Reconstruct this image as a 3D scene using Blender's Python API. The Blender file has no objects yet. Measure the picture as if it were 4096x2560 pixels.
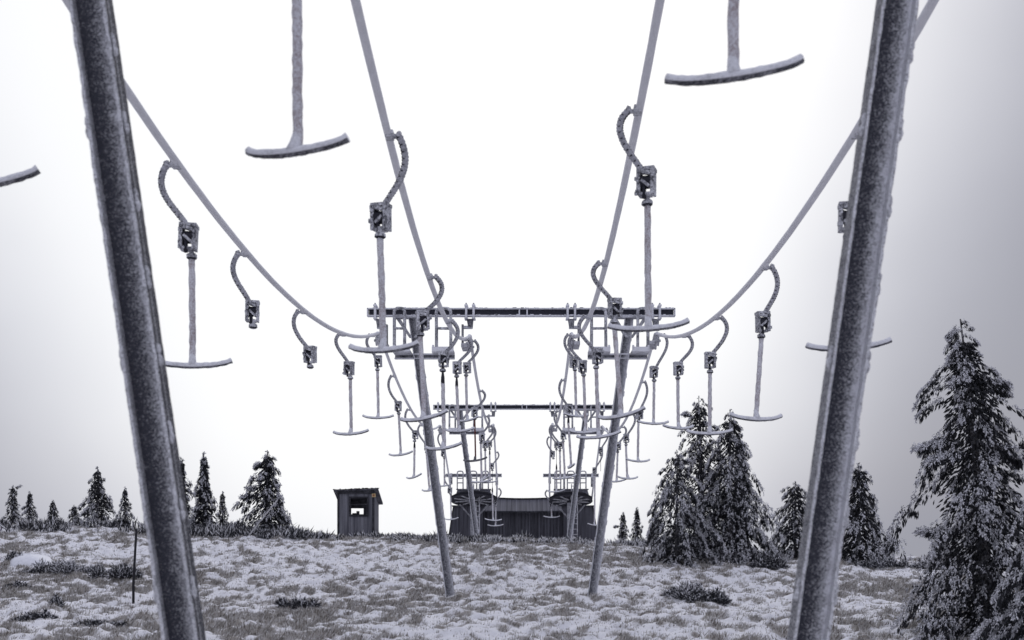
import bpy, math, random
import numpy as np
from mathutils import Vector, Matrix, Euler

random.seed(7)
rng = np.random.default_rng(11)
S = bpy.context.scene
COL = S.collection
R = math.radians
EYE = 1.9                       # eye height above the tower footings
XC = 0.16                       # camera stands a little right of the lift line
F = 1000.0                      # focal length in picture pixels


def at(px, row, d):
    """world point seen at (px, row) that stands d metres up the lift line"""
    return Vector(((px - 526) * d / F + XC, d, (530 - row) * d / F + EYE))


# ------------------------------------------------------------------ noise
def vnoise(x, y, seed=0):
    xi = np.floor(x).astype(np.int64); yi = np.floor(y).astype(np.int64)
    xf = x - xi; yf = y - yi
    xf = xf * xf * (3 - 2 * xf); yf = yf * yf * (3 - 2 * yf)

    def h(a, b):
        n = (a * 374761393 + b * 668265263 + seed * 974634777) & 0x7fffffff
        n = ((n ^ (n >> 13)) * 1274126177) & 0x7fffffff
        return ((n ^ (n >> 16)) & 0xffff) / 65535.0
    a = h(xi, yi); b = h(xi + 1, yi); c = h(xi, yi + 1); d = h(xi + 1, yi + 1)
    return (a + (b - a) * xf) * (1 - yf) + (c + (d - c) * xf) * yf


def fbm(x, y, oct=4, seed=0):
    s = 0.0; a = 0.5; t = 0.0
    for i in range(oct):
        s = s + a * vnoise(x * 2 ** i, y * 2 ** i, seed + i * 17); t += a; a *= 0.5
    return s / t


def sstep(a, b, x):
    t = np.clip((x - a) / (b - a), 0, 1)
    return t * t * (3 - 2 * t)


# ------------------------------------------------------------------ materials
def new_mat(name):
    m = bpy.data.materials.new(name); m.use_nodes = True
    nt = m.node_tree; nt.nodes.clear()
    out = nt.nodes.new('ShaderNodeOutputMaterial')
    b = nt.nodes.new('ShaderNodeBsdfPrincipled')
    nt.links.new(b.outputs[0], out.inputs[0])
    return m, nt, b


def node(nt, typ, **kw):
    n = nt.nodes.new(typ)
    for k, v in kw.items():
        setattr(n, k, v)
    return n


def math_n(nt, op, a, b=None, clamp=False):
    n = nt.nodes.new('ShaderNodeMath'); n.operation = op; n.use_clamp = clamp
    for i, v in enumerate((a, b)):
        if v is None: continue
        if isinstance(v, (int, float)): n.inputs[i].default_value = v
        else: nt.links.new(v, n.inputs[i])
    return n.outputs[0]


def noise_n(nt, scale, detail=3, rough=.6, vec=None):
    n = nt.nodes.new('ShaderNodeTexNoise')
    n.inputs['Scale'].default_value = scale; n.inputs['Detail'].default_value = detail
    n.inputs['Roughness'].default_value = rough
    if vec is None:
        tc = nt.nodes.new('ShaderNodeTexCoord'); vec = tc.outputs['Object']
    nt.links.new(vec, n.inputs['Vector'])
    return n.outputs['Fac']


def mix_c(nt, fac, a, b):
    n = nt.nodes.new('ShaderNodeMix'); n.data_type = 'RGBA'
    if isinstance(fac, (int, float)): n.inputs[0].default_value = fac
    else: nt.links.new(fac, n.inputs[0])
    for i, v in ((6, a), (7, b)):
        if isinstance(v, tuple): n.inputs[i].default_value = v + (1,)
        else: nt.links.new(v, n.inputs[i])
    return n.outputs[2]


def bump(nt, b, h, strength=.4, dist=.01):
    n = nt.nodes.new('ShaderNodeBump')
    n.inputs['Strength'].default_value = strength; n.inputs['Distance'].default_value = dist
    nt.links.new(h, n.inputs['Height']); nt.links.new(n.outputs[0], b.inputs['Normal'])


def rimed(name, dark, light, scale, cover, contrast=3.0, rough=.85, attr=False, bstr=.5, bdist=.01, gain=2.0, cloud=.3):
    """metal / wood partly covered by rime; 'cover' 0..1, or read from the mesh attribute 'rime'"""
    m, nt, b = new_mat(name)
    n1 = noise_n(nt, scale, 4, .7)
    n2 = noise_n(nt, scale * .13, 2, .5)
    n = math_n(nt, 'ADD', math_n(nt, 'MULTIPLY', n1, 1 - cloud), math_n(nt, 'MULTIPLY', n2, cloud))
    v = math_n(nt, 'MULTIPLY', math_n(nt, 'SUBTRACT', n, .5), contrast)
    if attr:
        a = node(nt, 'ShaderNodeAttribute', attribute_name='rime').outputs['Fac']
        c = math_n(nt, 'MULTIPLY', math_n(nt, 'SUBTRACT', a, .5), gain)
    else:
        c = (cover - .5) * gain
    f = math_n(nt, 'ADD', math_n(nt, 'ADD', v, c), .5, clamp=True)
    col = mix_c(nt, f, dark, light)
    nt.links.new(col, b.inputs['Base Color'])
    b.inputs['Roughness'].default_value = rough
    bump(nt, b, f, bstr, bdist)
    return m


RIME = (.74, .745, .80)
STEEL = (.030, .031, .045)
M = {}
M['beam'] = rimed('rimed_beam', STEEL, RIME, 95, .5, 4.6, attr=True, bdist=.008, bstr=.8, cloud=.13)
M['bar'] = rimed('rimed_bar', STEEL, RIME, 45, .5, 3.0, attr=True)
M['metal'] = rimed('rimed_metal', STEEL, RIME, 38, .52, 4.5)
M['dark_metal'] = rimed('dark_metal', (.018, .018, .028), (.30, .30, .34), 40, .18, 2.5)
M['rope'] = rimed('rimed_rope', (.58, .58, .62), (.84, .84, .88), 60, .55, 2.0)
M['rod'] = rimed('rimed_rod', (.17, .085, .075), (.66, .66, .71), 55, .64, 3.5)
M['clean_rod'] = rimed('bare_rod', (.10, .022, .018), (.3, .28, .28), 50, .08, 2.0)
M['spring'] = rimed('rimed_spring', (.03, .03, .042), (.50, .50, .55), 55, .60, 3.0)
M['groove'] = rimed('spring_groove', (.022, .022, .032), (.35, .35, .40), 60, .22, 2.5)
M['tee_top'] = rimed('tee_rime', (.20, .20, .22), RIME, 60, .72, 2.5)
M['tee_under'] = rimed('tee_rubber', (.035, .035, .045), (.45, .45, .50), 50, .34, 3.5)
M['wall'] = rimed('grey_boards', (.085, .087, .11), (.22, .22, .26), 60, .5, 4.0)
M['trim'] = rimed('dark_trim', (.012, .012, .018), (.25, .25, .29), 30, .25, 3.0)
M['roof'] = rimed('roof_felt', (.030, .030, .042), (.36, .36, .41), 30, .38, 3.5)
M['snow_crust'] = rimed('snow_crust', (.55, .56, .62), (.80, .81, .87), 9, .6, 2.0, rough=.6)
M['bark'] = rimed('bark', (.030, .026, .026), (.40, .40, .44), 30, .35, 3.0)
M['stake'] = rimed('stake_wood', (.012, .011, .016), (.2, .2, .22), 20, .12, 2.0)
M['plank'] = rimed('rimed_plank', (.22, .20, .19), (.62, .62, .66), 25, .62, 3.0)


def ribbed(name, dark, light, scale):
    m, nt, b = new_mat(name)
    tc = node(nt, 'ShaderNodeTexCoord')
    mp = node(nt, 'ShaderNodeMapping'); mp.inputs['Scale'].default_value = (scale, .0, .25)
    nt.links.new(tc.outputs['Object'], mp.inputs[0])
    n = noise_n(nt, 1.0, 3, .7, mp.outputs[0])
    w = node(nt, 'ShaderNodeTexWave'); w.inputs['Scale'].default_value = 1.3; w.bands_direction = 'X'
    w.inputs['Distortion'].default_value = .6
    nt.links.new(tc.outputs['Object'], w.inputs[0])
    f = math_n(nt, 'MULTIPLY', math_n(nt, 'SUBTRACT', n, .38), 3.2, clamp=True)
    speck = noise_n(nt, 26, 3, .7)
    f = math_n(nt, 'MULTIPLY', f, math_n(nt, 'ADD', speck, .35), clamp=True)
    nt.links.new(mix_c(nt, f, dark, light), b.inputs['Base Color'])
    b.inputs['Roughness'].default_value = .8
    bump(nt, b, math_n(nt, 'ADD', w.outputs['Fac'], n), .5, .03)
    return m


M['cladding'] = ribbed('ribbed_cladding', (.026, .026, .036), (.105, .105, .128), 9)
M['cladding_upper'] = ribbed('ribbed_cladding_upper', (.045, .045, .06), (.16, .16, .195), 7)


def leaf_mat(name, c1, c2, c3, rough=.9):
    m, nt, b = new_mat(name)
    g = node(nt, 'ShaderNodeNewGeometry')
    r = node(nt, 'ShaderNodeValToRGB')
    e = r.color_ramp.elements
    e[0].color = c1 + (1,); e[1].color = c3 + (1,)
    x = e.new(.5); x.color = c2 + (1,)
    nt.links.new(g.outputs['Random Per Island'], r.inputs[0])
    n = noise_n(nt, 60, 3, .7)
    sc = math_n(nt, 'ADD', math_n(nt, 'MULTIPLY', n, 1.1), .45)
    mx = node(nt, 'ShaderNodeMix', data_type='RGBA', blend_type='MULTIPLY'); mx.inputs[0].default_value = 1
    nt.links.new(r.outputs[0], mx.inputs[6])
    cc = node(nt, 'ShaderNodeCombineColor')
    for i in range(3): nt.links.new(sc, cc.inputs[i])
    nt.links.new(cc.outputs[0], mx.inputs[7])
    nt.links.new(mx.outputs[2], b.inputs['Base Color'])
    b.inputs['Roughness'].default_value = rough
    return m


M['needle_dark'] = leaf_mat('needles_dark', (.012, .013, .018), (.022, .023, .030), (.045, .046, .055))
M['needle_rime'] = leaf_mat('needles_rimed', (.40, .402, .44), (.66, .66, .71), (.84, .84, .89))
M['heather_rime'] = leaf_mat('heather_rimed', (.32, .31, .32), (.58, .58, .62), (.80, .80, .84))
M['blade'] = leaf_mat('frosted_grass', (.10, .084, .070), (.36, .34, .315), (.70, .69, .71))

m, nt, b = new_mat('snowy_ground')
ga = node(nt, 'ShaderNodeAttribute', attribute_name='grass').outputs['Fac']
n1 = noise_n(nt, 5.5, 5, .72)
n2 = noise_n(nt, 30, 4, .75)
f = math_n(nt, 'ADD', ga, math_n(nt, 'ADD', math_n(nt, 'MULTIPLY', math_n(nt, 'SUBTRACT', n1, .5), 1.5),
                                math_n(nt, 'MULTIPLY', math_n(nt, 'SUBTRACT', n2, .5), 1.1)))
f = math_n(nt, 'MULTIPLY', math_n(nt, 'SUBTRACT', f, .38), 2.4, clamp=True)
turf = mix_c(nt, noise_n(nt, 14, 4, .75), (.13, .11, .092), (.52, .495, .475))
nt.links.new(mix_c(nt, f, (.79, .79, .835), turf), b.inputs['Base Color'])
b.inputs['Roughness'].default_value = .8
bump(nt, b, math_n(nt, 'ADD', n2, n1), .6, .05)
M['ground'] = m

M['hut_boards'] = ribbed('hut_boards', (.075, .076, .095), (.27, .27, .31), 7)
m, nt, b = new_mat('window_glass')
b.inputs['Base Color'].default_value = (.02, .02, .03, 1); b.inputs['Roughness'].default_value = .08
M['glass'] = m
m, nt, b = new_mat('pale_blind')
nz = noise_n(nt, 12, 3)
nt.links.new(mix_c(nt, nz, (.62, .70, .66), (.80, .86, .82)), b.inputs['Base Color'])
M['pale'] = m
m, nt, b = new_mat('yellow_plate')
nz = noise_n(nt, 20, 2)
nt.links.new(mix_c(nt, nz, (.50, .36, .15), (.62, .48, .26)), b.inputs['Base Color'])
M['yellow'] = m
m, nt, b = new_mat('red_mark'); nz = noise_n(nt, 20, 2)
nt.links.new(mix_c(nt, nz, (.22, .06, .03), (.3, .1, .05)), b.inputs['Base Color'])
M['red'] = m


# ------------------------------------------------------------------ mesh building
class MB:
    def __init__(self):
        self.v = []; self.f = []; self.mi = []; self.at = []

    def quad_strip(self, rows, mat=0, closed=False, rime=.5):
        """rows: list of equally long point lists"""
        base = len(self.v); n = len(rows[0])
        for k, r in enumerate(rows):
            for p in r:
                self.v.append(tuple(p)); self.at.append(rime if not callable(rime) else rime(k))
        for i in range(len(rows) - 1):
            for j in range(n if closed else n - 1):
                j2 = (j + 1) % n
                self.f.append((base + i * n + j, base + i * n + j2, base + (i + 1) * n + j2, base + (i + 1) * n + j))
                self.mi.append(mat if not callable(mat) else mat(i, j))
        return base

    def box(self, c, s, rot=None, mat=0, rime=.5):
        base = len(self.v)
        for dx in (-1, 1):
            for dy in (-1, 1):
                for dz in (-1, 1):
                    p = Vector((dx * s[0] / 2, dy * s[1] / 2, dz * s[2] / 2))
                    if rot is not None: p = rot @ p
                    self.v.append(tuple(Vector(c) + p)); self.at.append(rime)
        for q in ((0, 1, 3, 2), (4, 6, 7, 5), (0, 4, 5, 1), (2, 3, 7, 6), (0, 2, 6, 4), (1, 5, 7, 3)):
            self.f.append(tuple(base + i for i in q)); self.mi.append(mat)

    def hexa(self, p, mat=0, rime=.5):
        """eight corners: bottom ring of four then top ring of four"""
        base = len(self.v)
        for q in p: self.v.append(tuple(q)); self.at.append(rime)
        for q in ((3, 2, 1, 0), (4, 5, 6, 7), (0, 1, 5, 4), (1, 2, 6, 5), (2, 3, 7, 6), (3, 0, 4, 7)):
            self.f.append(tuple(base + i for i in q)); self.mi.append(mat)

    def tube(self, pts, rad, n=8, mat=0, jit=0.0, rime=.5, squash=1.0):
        pts = [Vector(p) for p in pts]
        rows = []
        up0 = None
        for i, p in enumerate(pts):
            t = (pts[min(i + 1, len(pts) - 1)] - pts[max(i - 1, 0)]).normalized()
            if up0 is None:
                ref = Vector((0, 1, 0)) if abs(t.y) < .8 else Vector((0, 0, 1))
                u = t.cross(ref).normalized()
            else:
                u = (up0 - t * up0.dot(t)).normalized()
            up0 = u; w = t.cross(u)
            r = rad[i] if isinstance(rad, (list, tuple)) else rad
            row = []
            for k in range(n):
                a = 2 * math.pi * k / n
                rr = r * (1 + (random.uniform(-jit, jit) if jit else 0))
                row.append(p + u * math.cos(a) * rr + w * math.sin(a) * rr * squash)
            rows.append(row)
        base = self.quad_strip(rows, mat, True, rime)
        m0 = mat if not callable(mat) else mat(0, 0)
        self.f.append(tuple(base + k for k in range(n))[::-1]); self.mi.append(m0)
        e = base + (len(rows) - 1) * n
        self.f.append(tuple(e + k for k in range(n))); self.mi.append(m0)

    def disc(self, c, axis, r, h, n=20, mat=0, hub=0):
        """solid wheel of radius r, thickness h"""
        a = Vector(axis).normalized()
        self.tube([Vector(c) - a * h / 2, Vector(c) - a * h / 6, Vector(c) + a * h / 6, Vector(c) + a * h / 2],
                  [r, r * .93, r * .93, r], n, mat)

    def build(self, name, mats, parent=None, smooth=False):
        me = bpy.data.meshes.new(name)
        me.from_pydata(self.v, [], self.f)
        for q in (mats if isinstance(mats, (list, tuple)) else [mats]): me.materials.append(q)
        me.polygons.foreach_set('material_index', self.mi)
        if smooth: me.polygons.foreach_set('use_smooth', [True] * len(self.f))
        a = me.attributes.new('rime', 'FLOAT', 'POINT'); a.data.foreach_set('value', self.at)
        me.update()
        o = bpy.data.objects.new(name, me); COL.objects.link(o)
        if parent: o.parent = parent
        return o


def mesh_np(name, verts, faces, mats, mi=None, parent=None, attr=None):
    """verts (n,3), faces (m,3 or 4)"""
    me = bpy.data.meshes.new(name)
    k = faces.shape[1]
    me.vertices.add(len(verts)); me.vertices.foreach_set('co', verts.astype(np.float32).ravel())
    me.loops.add(faces.size); me.loops.foreach_set('vertex_index', faces.astype(np.int32).ravel())
    me.polygons.add(len(faces))
    me.polygons.foreach_set('loop_start', np.arange(0, faces.size, k, dtype=np.int32))
    me.polygons.foreach_set('loop_total', np.full(len(faces), k, dtype=np.int32))
    for q in (mats if isinstance(mats, (list, tuple)) else [mats]): me.materials.append(q)
    if mi is not None: me.polygons.foreach_set('material_index', mi.astype(np.int32))
    if attr:
        for an, av in attr.items():
            a = me.attributes.new(an, 'FLOAT', 'POINT'); a.data.foreach_set('value', av.astype(np.float32))
    me.update(calc_edges=True); me.validate()
    o = bpy.data.objects.new(name, me); COL.objects.link(o)
    if parent: o.parent = parent
    return o


def tag(o, label, cat, group=None):
    o['label'] = label; o['category'] = cat
    if group: o['group'] = group
    return o


def thing(name, label, cat, loc=(0, 0, 0), group=None, rz=0):
    o = bpy.data.objects.new(name, None); COL.objects.link(o)
    o.location = loc; o.rotation_euler.z = rz; o.empty_display_size = .2
    return tag(o, label, cat, group)


def spindles(P, V, rad, flat=1.0):
    """many thin double cones: base P, vector V, radius rad -> verts, tris"""
    n = len(P)
    L = np.linalg.norm(V, axis=1, keepdims=True) + 1e-9
    t = V / L
    ref = np.where(np.abs(t[:, 2:3]) < .9, np.array([[0, 0, 1.]]), np.array([[1., 0, 0]]))
    u = np.cross(t, ref); u /= np.linalg.norm(u, axis=1, keepdims=True) + 1e-9
    w = np.cross(t, u)
    r = rad.reshape(-1, 1)
    mid = P + V * rng.uniform(.35, .6, (n, 1))
    ph = rng.uniform(0, 6.28, n).reshape(-1, 1)
    vs = [P]
    for k in range(3):
        a = ph + k * 2.0944
        vs.append(mid + u * np.cos(a) * r + w * np.sin(a) * r * flat)
    vs.append(P + V)
    verts = np.stack(vs, 1).reshape(-1, 3)
    tri = np.array([[0, 2, 1], [0, 3, 2], [0, 1, 3], [4, 1, 2], [4, 2, 3], [4, 3, 1]])
    faces = (np.arange(n)[:, None, None] * 5 + tri[None]).reshape(-1, 3)
    return verts, faces


# ------------------------------------------------------------------ terrain
ZC_X = np.array([-60, -30, -22, -14, -9, -3, 3.3, 7.5, 11.7, 20, 60.])
ZC_Z = np.array([.6, .40, .17, -.10, -.28, -.42, -.56, -.95, -1.25, -1.32, -1.4])


def crest(X):
    s = 0
    for o in (-2, -1, 0, 1, 2):
        s = s + np.interp(X + o * 1.3, ZC_X, ZC_Z)
    return s / 5


def ground_rel(X, D):
    """ground height relative to the eye"""
    X = np.asarray(X, float); D = np.asarray(D, float)
    zc = crest(X)
    base = -1.95
    z = base + (zc - base) * sstep(23.5, 43.5, D)
    b = np.clip(D - 43.5, 0, None)
    z = z - .015 * b - .0022 * b * b * (b < 60) - (.0022 * 3600 + (b - 60) * .12) * (b >= 60)
    amp = 1 - .5 * sstep(36, 44, D)
    z = z + amp * (.30 * (fbm(X / 4.2 + 31, D / 3.1 + 7, 3, 3) - .5) + .10 * (fbm(X / .9, D / .8, 2, 9) - .5))
    return z


def micro(X, D):
    """tussocks and snow pillows"""
    return .16 * (fbm(X / .8, D / .7, 3, 77) - .5) + .26 * (fbm(X / .30, D / .30, 2, 15) - .5)


def grass_mask(X, D):
    g = fbm(X / .32 + 3, D / .38 + 50, 4, 21)
    g2 = fbm(X / 6 + 90, D / 5 + 20, 2, 5)
    sl = micro(X, D + .10) - micro(X, D - .06)
    return np.clip((g - .50) * 3.0 + (g2 - .5) * 1.3 + .40 + sl * 4.5 - .16 * sstep(33, 40, D), 0, 1)


def gz(x, y):
    return float(ground_rel(np.array([x]), np.array([y]))[0] + micro(np.array([x]), np.array([y]))[0]) + EYE


def make_ground():
    d = np.concatenate([np.linspace(-40, 8, 40), np.linspace(8.3, 13, 40), np.linspace(13.06, 32, 380),
                        np.linspace(32.08, 47, 190), np.linspace(47.5, 110, 50), np.linspace(115, 420, 20)])
    u = np.linspace(-1, 1, 700)
    u = np.concatenate([-1 - np.linspace(1, .03, 25) ** 2 * 4, u, 1 + np.linspace(.03, 1, 25) ** 2 * 4])
    Dg, U = np.meshgrid(d, u, indexing='ij')
    Xg = U * (5 + .60 * np.clip(Dg, 0, None))
    g = grass_mask(Xg, Dg)
    z = ground_rel(Xg, Dg) + EYE + micro(Xg, Dg)
    V = np.stack([Xg, Dg, z], -1).reshape(-1, 3)
    nr, nc = Xg.shape
    i = np.arange((nr - 1) * (nc - 1)); r = i // (nc - 1); c = i % (nc - 1)
    a = r * nc + c
    Fc = np.stack([a, a + 1, a + nc + 1, a + nc], 1)
    o = mesh_np('ground', V, Fc, M['ground'], attr={'grass': g.ravel()})
    o.data.polygons.foreach_set('use_smooth', np.ones(len(Fc), dtype=bool))
    o['kind'] = 'structure'
    return o


make_ground()


def make_grass():
    n = 330000
    d = 13 + 31 * rng.random(n) ** .80
    x = (rng.random(n) * 2 - 1) * (3 + d * .58)
    g = grass_mask(x, d)
    k = rng.random(n) < np.clip((g - .24) * 1.5, .15, .95)
    x = x[k]; d = d[k]; g = g[k]
    nb = 5
    m = len(x)
    z = ground_rel(x, d) + EYE + micro(x, d)
    P = np.repeat(np.stack([x, d, z], 1), nb, 0)
    P[:, :2] += rng.normal(0, .045, (m * nb, 2))
    h = (rng.uniform(.035, .10, m) * (.45 + .9 * g)).repeat(nb) * rng.uniform(.6, 1.2, m * nb)
    lean = rng.normal(0, .55, (m * nb, 2)) + np.array([.35, 0])
    tip = P + np.stack([lean[:, 0] * h, lean[:, 1] * h, h], 1)
    wv = rng.normal(0, 1, (m * nb, 2)); wv /= np.linalg.norm(wv, axis=1, keepdims=True)
    wdt = (rng.uniform(.006, .013, m * nb) * (.5 + d.repeat(nb) / 40))[:, None]
    A = P.copy(); B = P.copy()
    A[:, :2] += wv * wdt; B[:, :2] -= wv * wdt
    A[:, 2] -= .02; B[:, 2] -= .02
    V = np.stack([A, B, tip], 1).reshape(-1, 3)
    Fc = np.arange(len(V)).reshape(-1, 3)
    o = mesh_np('grass', V, Fc, M['blade'])
    o['kind'] = 'stuff'
    tag(o, 'frosted grass tufts poking through the thin snow of the slope', 'grass')


make_grass()

# ------------------------------------------------------------------ conifers


def branch_sprays(z0, az, L, lift, droop, size, dens, out, rimef=.65):
    """one drooping branch hung with rimed needle tongues, appended to out (P, V, r, mat)"""
    ca, sa = math.cos(az), math.sin(az)
    n = max(3, int(dens * L / size * .27))
    s = np.sqrt(rng.uniform(.03, 1.0, n)); s[0] = 1.0
    r0 = L * s * (1 - .12 * s * s); zz = z0 + L * (lift * s - droop * s * s)
    dr = 1 - .36 * s * s; dz = lift - 2 * droop * s
    ln = np.sqrt(dr * dr + dz * dz)
    side = rng.choice([-1, 1], n) * rng.uniform(0, 1, n); side[0] = 0
    ac = np.sin(side * 1.1) * .8; fwd = np.cos(side * 1.1)
    ar = dr / ln * fwd; av = dz / ln * fwd - rng.uniform(.35, 1.15, n)
    off = np.sin(side * 1.1) * L * .20 * np.sin(np.pi * np.clip(s, 0, 1)) * rng.uniform(.2, 1, n)
    px = ca * r0 - sa * off; py = sa * r0 + ca * off
    pz = zz + rng.normal(0, .12, n) * size - np.abs(off) * .35
    T = np.stack([ca * ar - sa * ac, sa * ar + ca * ac, av], 1)
    T /= np.linalg.norm(T, axis=1, keepdims=True)
    tl = size * rng.uniform(.75, 1.7, n) * (1.15 - .3 * s)
    P = np.stack([px, py, pz], 1)
    k = 10
    q = rng.random((n, k)) ** .8
    Pk = P[:, None] + T[:, None] * (q * tl[:, None])[..., None]
    Pk = Pk + rng.normal(0, 1, (n, k, 3)) * (size * .15 * (1.15 - q))[..., None]
    Vk = T[:, None] + rng.normal(0, .42, (n, k, 3)); Vk[..., 2] -= .15
    Vk /= np.linalg.norm(Vk, axis=2, keepdims=True)
    Vk = Vk * (size * rng.uniform(.32, .62, (n, k)))[..., None]
    rad = size * rng.uniform(.055, .12, (n, k))
    up = (Pk[..., 2] - (P[:, None, 2] + T[:, None, 2] * q * tl[:, None])) / (size * .15)
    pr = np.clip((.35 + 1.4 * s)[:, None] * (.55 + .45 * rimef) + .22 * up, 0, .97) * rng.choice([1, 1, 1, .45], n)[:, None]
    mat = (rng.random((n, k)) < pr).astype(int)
    rad = rad * np.where(mat == 1, 1.15, .95)
    out.append((Pk.reshape(-1, 3), Vk.reshape(-1, 3), rad.ravel(), mat.ravel()))
    # the dark needles under the crust
    nd = n * 3
    idx = rng.integers(0, n, nd)
    P2 = P[idx] * np.array([.92, .92, 1]) + rng.normal(0, .16 * size, (nd, 3)) - np.array([0, 0, .5 * size])
    V2 = T[idx] * size * .9; V2[:, 2] -= .2 * size
    out.append((P2, V2, np.full(nd, size * .14), np.zeros(nd, int)))


def conifer(name, loc, h, Rb, label, cat='tree', size=None, nb=None, seed=0, dens=5.5, power=.85, ragged=.38, droop=.62,
            extra=(), rimef=.68, lean=(0, 0), skirt=.02, tuck=0, inner=1.3, squeeze=1.0, group=None, bare_top=0, lop=None):
    global rng
    rng = np.random.default_rng(100 + seed)
    random.seed(seed)
    size = size or max(.10, min(.22, h * .055))
    nb = int(.72 * (nb or int(26 + h * 16))); dens *= 1.35
    out = []
    for i in range(nb):
        t = skirt + (1 - skirt) * ((i + rng.random()) / nb) ** 1.12
        prof = (1 - t) ** power + .07 * (1 - t * .6)
        if tuck: prof *= 1 - tuck * max(0, 1 - t / .38)
        prof *= 1 + .22 * math.sin(t * 23 + seed) * (1 - t)
        L = Rb * prof * rng.uniform(1 - ragged * 1.5, 1 + ragged)
        if rng.random() < .13: L *= rng.uniform(1.15, 1.5)
        if t > .6 and rng.random() < .25: L += size * rng.uniform(.3, 1.3)
        az = i * 2.39996 + rng.normal(0, .35)
        if lop: L *= 1 + lop[1] * math.cos(az - lop[0])
        L = max(L, size * (.9 - .5 * t))
        branch_sprays(h * t, az, L, rng.uniform(.05, .35), droop * rng.uniform(.75, 1.3) * (1.0 if t < .8 else .7), size * (1 if t < .6 else 1.0 - 1.1 * (t - .6)), dens, out, rimef)
    # crusted leader
    nl = int(10 + 40 * .2)
    zl = h * rng.uniform(.86, 1.0, nl)
    P = np.stack([rng.normal(0, .02, nl), rng.normal(0, .02, nl), zl], 1)
    V = np.stack([rng.normal(0, 1, nl), rng.normal(0, 1, nl), rng.normal(.2, .6, nl)], 1)
    V = V / np.linalg.norm(V, axis=1, keepdims=True) * size * .5
    out.append((P, V, np.full(nl, size * .17), (rng.random(nl) < .6).astype(int)))
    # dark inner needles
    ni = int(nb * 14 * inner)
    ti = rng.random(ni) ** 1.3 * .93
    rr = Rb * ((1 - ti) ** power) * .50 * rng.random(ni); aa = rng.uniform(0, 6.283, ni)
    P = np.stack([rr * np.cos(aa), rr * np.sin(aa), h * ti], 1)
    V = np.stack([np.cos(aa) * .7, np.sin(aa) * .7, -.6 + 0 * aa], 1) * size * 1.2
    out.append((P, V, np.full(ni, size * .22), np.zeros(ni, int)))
    for (t, az, L, lf, dr) in extra:
        for q in range(2):
            branch_sprays(h * t, az + q * .12, L, lf, dr, size, dens * 1.25, out, rimef)
    P = np.concatenate([o[0] for o in out]); V = np.concatenate([o[1] for o in out])
    rad = np.concatenate([o[2] for o in out]); mt = np.concatenate([o[3] for o in out])
    k = P[:, 2] + V[:, 2] > -.15
    P, V, rad, mt = P[k], V[k], rad[k], mt[k]
    tt = np.clip(P[:, 2:3] / h, 0, 1)
    sh = np.concatenate([lean[0] * tt ** 1.6, lean[1] * tt ** 1.6, 0 * tt], 1) * h
    P = P + sh
    root = thing(name, label, cat, loc, group)
    verts, faces = spindles(P, V, rad, .8)
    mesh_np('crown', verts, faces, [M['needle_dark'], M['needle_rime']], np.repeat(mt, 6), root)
    tr = MB()
    pts = []; rs = []
    for i in range(9):
        t = i / 8
        pts.append((lean[0] * t ** 1.6 * h, lean[1] * t ** 1.6 * h, -.25 + (h + .25) * t)); rs.append(max(.012, .026 * h * (1 - t) + .008))
    tr.tube(pts, rs, 8, 0, .06)
    tr.build('trunk', M['bark'], root, True)
    return root


def tree_px(px, top, base, half, d, label, name='snowy_spruce', seed=0, **kw):
    p = at(px, base, d)
    h = (base - top) * d / F
    return conifer(name, p, h, half * 1.42 * d / F, label, seed=seed, **kw)


GT = 'small rimed spruces along the crest'
tree_px(13, 485, 527, 11, 44, 'small rimed spruce at the far left edge of the photo', seed=1, group=GT, extra=[(.92, .3, .28, .9, .3)])
tree_px(30, 491, 527, 8, 46, 'slim rimed spruce second from the left edge, beside a wider one', seed=2, group=GT, extra=[(.6, math.pi, .4, .2, .4)])
tree_px(53, 500, 526, 8, 45, 'tiny squat spruce standing alone above the snow covered mound', seed=3, group=GT)
tree_px(74, 505, 527, 8, 46, 'tiny rounded spruce tucked left of the tall wide spruce', seed=4, group=GT, power=.6)
tree_px(97.5, 466, 529, 20, 44, 'wide conical rimed spruce with drooping skirts, tallest left of the near left post', seed=5, group=GT, power=.95, dens=6)
tree_px(125, 487, 529, 9.5, 43, 'narrow rimed spruce just right of the wide conical one', seed=6, group=GT)
tree_px(181, 457, 531, 13, 45, 'rimed spruce half hidden behind the near left post', seed=7, group=GT)
tree_px(204, 452, 532, 16, 43.5, 'tall slender spired spruce just right of the near left post', seed=8, group=GT, power=1.25, dens=6.5)
tree_px(222.5, 491, 531, 7, 45, 'tiny spruce between the slender spire and the broken topped spruce', seed=9, group=GT, power=.75)
tree_px(267.5, 450, 533, 26, 42.5, 'broad spruce with a hooked side tip, behind the leaning frosted plank', seed=10, group=GT, power=.8, dens=7,
        extra=[(.80, math.pi, .52, 1.1, .85), (.82, math.pi, .55, 1.0, .9), (.48, math.pi, 1.15, .1, .15), (.30, 0, 1.05, .1, .55), (.56, math.pi, .9, .15, .1)])
tree_px(623, 512, 542, 5, 45, 'stunted bare topped spruce nearest the right rear lift post', seed=11, group=GT, extra=[(.55, math.pi, .42, .3, .3)], power=.5)
tree_px(637, 507, 543, 8, 44, 'small spired spruce second right of the rear lift posts', seed=12, group=GT, power=1.1)
tree_px(654.5, 505.5, 545, 9, 43, 'small spruce with a one sided top just left of the big thicket', seed=13, group=GT, extra=[(.85, math.pi, .3, .3, .5)])
GB = 'large rimed spruces on the right'
tree_px(702, 396, 560, 35, 38.5, 'tall spruce with a crooked knobbly leader, left peak of the thicket', 'tall_spruce', 14, group=GB, dens=8.5, power=.62, nb=125,
        extra=[(.86, 2.8, .6, 1.0, .5), (.93, 1.5, .3, .9, .4)], lean=(-.02, 0), size=.16, droop=.85)
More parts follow.
